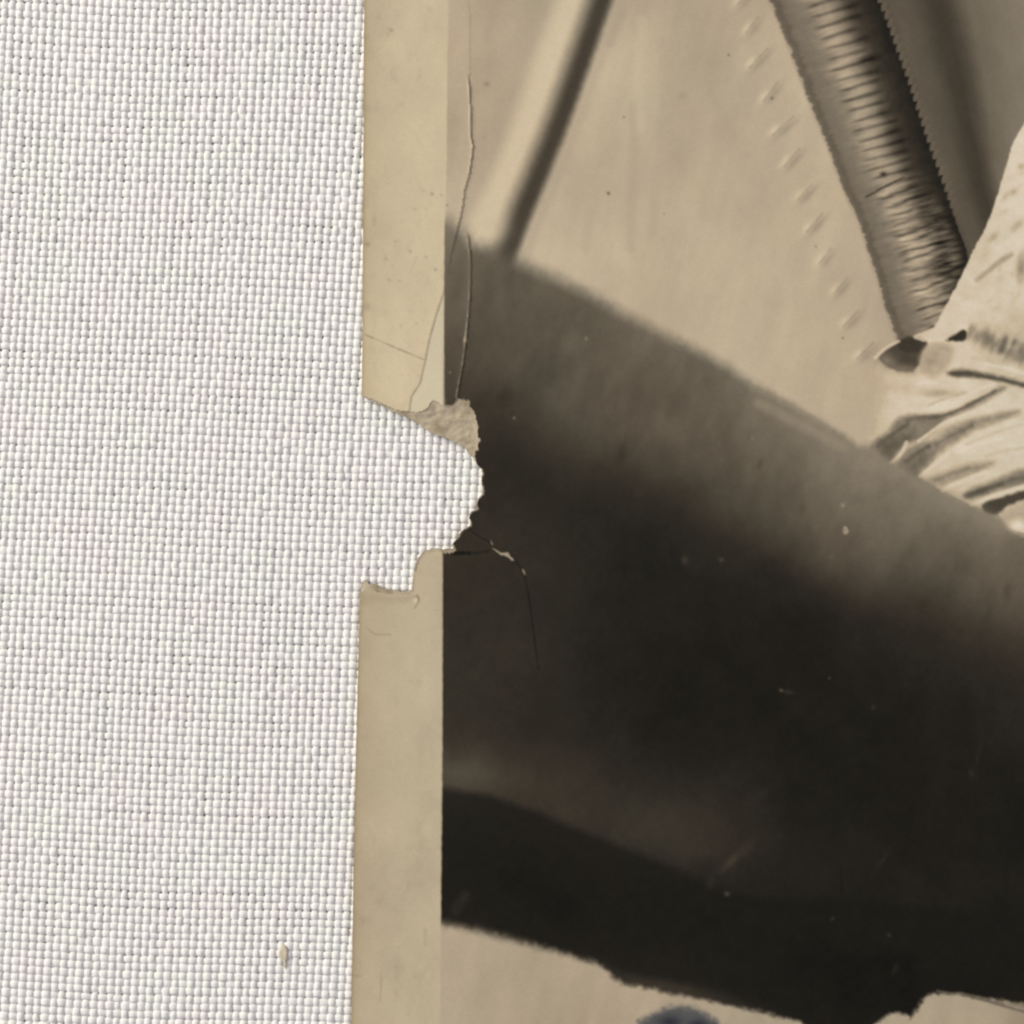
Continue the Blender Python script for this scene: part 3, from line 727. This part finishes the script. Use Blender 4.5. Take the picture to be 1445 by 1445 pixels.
def march(XX, YY, f):
    """polygons of the region f<0 with an exact outline. -> (points px, quads, polys, rim segments)"""
    ny, nx = f.shape
    inside = f < 0
    vid = np.full(f.shape, -1, dtype=np.int64)
    vid[inside] = np.arange(inside.sum())
    px = list(); 
    base = np.stack([XX[inside], YY[inside]], -1)
    c = inside[:-1, :-1].astype(int) + inside[:-1, 1:] + inside[1:, 1:] + inside[1:, :-1]
    iy, ix = np.nonzero(c == 4)
    quads = np.stack([vid[iy, ix], vid[iy + 1, ix], vid[iy + 1, ix + 1], vid[iy, ix + 1]], -1)
    extra = []; key = {}; polys = []; rim = []
    nb = len(base)
    by, bx = np.nonzero((c > 0) & (c < 4))
    for y, x in zip(by, bx):
        cs = ((y, x), (y + 1, x), (y + 1, x + 1), (y, x + 1))
        poly = []; cross = []
        for k in range(4):
            p, q = cs[k], cs[(k + 1) % 4]
            if inside[p]: poly.append(int(vid[p]))
            if inside[p] != inside[q]:
                kk = (p, q) if p < q else (q, p)
                if kk not in key:
                    fa, fb = f[kk[0]], f[kk[1]]; t = min(max(fa / (fa - fb), 0.02), 0.98)
                    key[kk] = nb + len(extra)
                    extra.append((XX[kk[0]] * (1 - t) + XX[kk[1]] * t, YY[kk[0]] * (1 - t) + YY[kk[1]] * t))
                poly.append(key[kk]); cross.append((key[kk], bool(inside[p])))
        if len(poly) >= 3: polys.append(poly)
        if len(cross) == 2:
            a_, b_ = (cross[0][0], cross[1][0]) if cross[0][1] else (cross[1][0], cross[0][0])
            rim.append((a_, b_))
    pts = np.concatenate([base, np.array(extra)]) if extra else base
    return pts, quads, polys, rim

def sample(img, x, y):
    fx = np.clip(x - X0, 0, img.shape[1] - 1.01); fy = np.clip(y - Y0, 0, img.shape[0] - 1.01)
    ix = fx.astype(int); iy = fy.astype(int); fx = (fx - ix)[:, None]; fy = (fy - iy)[:, None]
    return (img[iy, ix] * (1 - fx) + img[iy, ix + 1] * fx) * (1 - fy) + (img[iy + 1, ix] * (1 - fx) + img[iy + 1, ix + 1] * fx) * fy

def print_mat():
    m, nt, p = new_mat("silver_gelatin_print")
    at = N(nt, "ShaderNodeAttribute"); at.attribute_name = "print_tone"
    tc = N(nt, "ShaderNodeTexCoord")
    n1 = N(nt, "ShaderNodeTexNoise"); n1.inputs["Scale"].default_value = 7000; n1.inputs["Detail"].default_value = 2
    nt.links.new(tc.outputs["Object"], n1.inputs["Vector"])
    mr = N(nt, "ShaderNodeMapRange"); mr.inputs["To Min"].default_value = 0.93; mr.inputs["To Max"].default_value = 1.07
    nt.links.new(n1.outputs["Fac"], mr.inputs["Value"])
    mul = N(nt, "ShaderNodeVectorMath", operation='SCALE')
    nt.links.new(at.outputs["Color"], mul.inputs[0]); nt.links.new(mr.outputs["Result"], mul.inputs["Scale"])
    nt.links.new(mul.outputs["Vector"], p.inputs["Base Color"])
    n2 = N(nt, "ShaderNodeTexNoise"); n2.inputs["Scale"].default_value = 900; n2.inputs["Detail"].default_value = 4
    nt.links.new(tc.outputs["Object"], n2.inputs["Vector"])
    b = N(nt, "ShaderNodeBump"); b.inputs["Strength"].default_value = 0.12; b.inputs["Distance"].default_value = 0.00004
    nt.links.new(n2.outputs["Fac"], b.inputs["Height"]); nt.links.new(b.outputs["Normal"], p.inputs["Normal"])
    p.inputs["Roughness"].default_value = 0.5
    p.inputs["Specular IOR Level"].default_value = 0.12
    return m

def paper_mat():
    m, nt, p = new_mat("bare_paper_fibre")
    tc = N(nt, "ShaderNodeTexCoord")
    n1 = N(nt, "ShaderNodeTexNoise"); n1.inputs["Scale"].default_value = 700; n1.inputs["Detail"].default_value = 6; n1.inputs["Roughness"].default_value = 0.65
    n2 = N(nt, "ShaderNodeTexNoise"); n2.inputs["Scale"].default_value = 3500; n2.inputs["Detail"].default_value = 4
    for n in (n1, n2): nt.links.new(tc.outputs["Object"], n.inputs["Vector"])
    cr = N(nt, "ShaderNodeValToRGB")
    cr.color_ramp.elements[0].position = 0.34; cr.color_ramp.elements[0].color = (0.30, 0.235, 0.155, 1)
    cr.color_ramp.elements[1].position = 0.58; cr.color_ramp.elements[1].color = (0.53, 0.45, 0.325, 1)
    nt.links.new(n1.outputs["Fac"], cr.inputs["Fac"])
    nt.links.new(cr.outputs["Color"], p.inputs["Base Color"])
    ad = N(nt, "ShaderNodeMath", operation='ADD')
    nt.links.new(n1.outputs["Fac"], ad.inputs[0]); nt.links.new(n2.outputs["Fac"], ad.inputs[1])
    b = N(nt, "ShaderNodeBump"); b.inputs["Strength"].default_value = 0.6; b.inputs["Distance"].default_value = 0.00006
    nt.links.new(ad.outputs["Value"], b.inputs["Height"]); nt.links.new(b.outputs["Normal"], p.inputs["Normal"])
    p.inputs["Roughness"].default_value = 0.85; p.inputs["Specular IOR Level"].default_value = 0.15
    return m
M_PRINT, M_PAPER = print_mat(), paper_mat()

photo = empty("torn_photograph", (0, 0, Z_REST * U))
tag(photo, "torn old sepia photograph with cream border and ragged notch lying on white cloth", "photograph")

# picture layer: one dense sheet carrying the printed tones, its torn rim and creases
XX, YY, f = outline_field(EM, xs, ys)
pts, quads, polys, rim = march(XX, YY, f)
ztop = warp_z(pts[:, 0], pts[:, 1]) + T_PAPER + T_EMUL + relief(pts[:, 0], pts[:, 1])
cols = sample(LIN, pts[:, 0], pts[:, 1])
tearv = np.nonzero((pts[:, 1] > 540) & (pts[:, 1] < 860) & (pts[:, 0] < 692))[0]
sdv = -seg_dist(pts[tearv, 0], pts[tearv, 1], EM, True)
rimn = 0.5 + 0.5 * noise2(pts[tearv, 0], pts[tearv, 1], 9, 9, rng, 2)
wr = ((1 - sstep(0.3, 2.2 * rimn + 0.4, sdv)) * sstep(0.25, 0.75, rimn) * 0.8)[:, None]
cols[tearv] = cols[tearv] * (1 - wr) + np.array([0.50, 0.42, 0.30]) * wr
rim = np.array(rim)
nv = len(pts)
ru = np.unique(rim); mp = {int(v): k for k, v in enumerate(ru)}
r1 = nv + np.arange(len(ru)); r2 = r1 + len(ru)
vx = np.concatenate([pts[:, 0], pts[ru, 0], pts[ru, 0]]); vy = np.concatenate([pts[:, 1], pts[ru, 1], pts[ru, 1]])
vz = np.concatenate([ztop, ztop[ru], warp_z(pts[ru, 0], pts[ru, 1]) + T_PAPER - 0.6])
ra = np.array([mp[int(a)] for a in rim[:, 0]]); rb = np.array([mp[int(b)] for b in rim[:, 1]])
wall = np.stack([r1[ra], r1[rb], r2[rb], r2[ra]], -1)
V = np.stack([wx(vx), wy(vy), (vz) * U], -1)
pic = mesh_obj("picture_layer", V, faces4=np.concatenate([quads, wall]), faces_list=polys, mat=M_PRINT, parent=photo)
edge_col = np.tile(np.array([[0.42, 0.35, 0.24]]), (len(ru) * 2, 1)) * (0.8 + 0.3 * rng.random((len(ru) * 2, 1)))
allc = np.concatenate([cols, edge_col]); allc = np.concatenate([allc, np.ones((len(allc), 1))], -1)
at = pic.data.attributes.new("print_tone", 'FLOAT_COLOR', 'POINT')
at.data.foreach_set("color", allc.astype(np.float32).ravel())

# paper base: thicker sheet, bared where the picture layer has torn away
bx_ = np.concatenate([np.arange(488, 700, 2.0), np.arange(708, F_R + 15, 16.0)])
by_ = np.concatenate([np.arange(F_T - 4, 540, 16.0), np.arange(548, 862, 2.0), np.arange(870, F_B + 20, 16.0)])
XX, YY, f = outline_field(PA, bx_, by_)
pts, quads, polys, rim = march(XX, YY, f)
nv = len(pts)
sd = seg_dist(pts[:, 0], pts[:, 1], EM, True)                   # >0 where bared
fib = noise2(pts[:, 0] + pts[:, 1] * 0.5, pts[:, 1], 16, 8, rng, 3)
zt = warp_z(pts[:, 0], pts[:, 1]) + T_PAPER - np.where((sd > 0) & (pts[:, 0] < 700), np.clip(sd, 0, 14) * 0.14 + 1.3 * fib * np.clip(sd / 4, 0, 1), 0)
zb = np.minimum(warp_z(pts[:, 0], pts[:, 1]), zt - 0.5)
rim = np.array(rim)
V = np.concatenate([np.stack([wx(pts[:, 0]), wy(pts[:, 1]), zt * U], -1), np.stack([wx(pts[:, 0]), wy(pts[:, 1]), zb * U], -1)])
q2 = quads[:, ::-1] + nv
wall = np.stack([rim[:, 0], rim[:, 1], rim[:, 1] + nv, rim[:, 0] + nv], -1)
mesh_obj("paper_base", V, faces4=np.concatenate([quads, q2, wall]), faces_list=polys + [[v + nv for v in reversed(p)] for p in polys], mat=M_PAPER, parent=photo, smooth=True)

# ------------------------------------------------------------------ crumb of paper on the cloth
def flake_mat():
    m, nt, p = new_mat("cream_flake")
    n = N(nt, "ShaderNodeTexNoise"); n.inputs["Scale"].default_value = 2500
    tc = N(nt, "ShaderNodeTexCoord"); nt.links.new(tc.outputs["Object"], n.inputs["Vector"])
    cr = N(nt, "ShaderNodeValToRGB")
    cr.color_ramp.elements[0].color = (0.55, 0.47, 0.33, 1); cr.color_ramp.elements[1].color = (0.70, 0.63, 0.49, 1)
    nt.links.new(n.outputs["Fac"], cr.inputs["Fac"]); nt.links.new(cr.outputs["Color"], p.inputs["Base Color"])
    p.inputs["Roughness"].default_value = 0.8
    return m
oc = [(0.5, -17), (5, -13), (6.5, -6), (6, 1), (4.5, 7), (4.8, 13), (3.2, 18), (1.6, 14), (0.6, 8), (-3, 4), (-6, -1), (-6, -7), (-3.5, -12)]
fx0, fy0 = 399, 1350
fv = []; ff = []
nF = len(oc)
for ring, (sc_, h) in enumerate(((1.0, 0.0), (1.02, 0.8), (0.8, 1.5), (0.4, 1.7))):
    for i, (x, y) in enumerate(oc):
        curl = 0.035 * (x ** 2) * 0.6
        fv.append((x * sc_ * U, -y * sc_ * U, (h + curl + 0.25 * math.sin(i * 2.1 + ring)) * U))
fv.append((0.3 * U, 1 * U, 1.8 * U))
for ring in range(3):
    for i in range(nF):
        j = (i + 1) % nF
        ff.append([ring * nF + j, ring * nF + i, (ring + 1) * nF + i, (ring + 1) * nF + j])
for i in range(nF): ff.append([3 * nF + (i + 1) % nF, 3 * nF + i, len(fv) - 1])
ff.append(list(range(nF)))
fl = mesh_obj("paper_flake", fv, faces_list=ff, mat=flake_mat())
fl.location = (wx(fx0), wy(fy0), 5.4 * U)
tag(fl, "tiny curled cream paper flake lying alone on the white cloth", "paper flake")
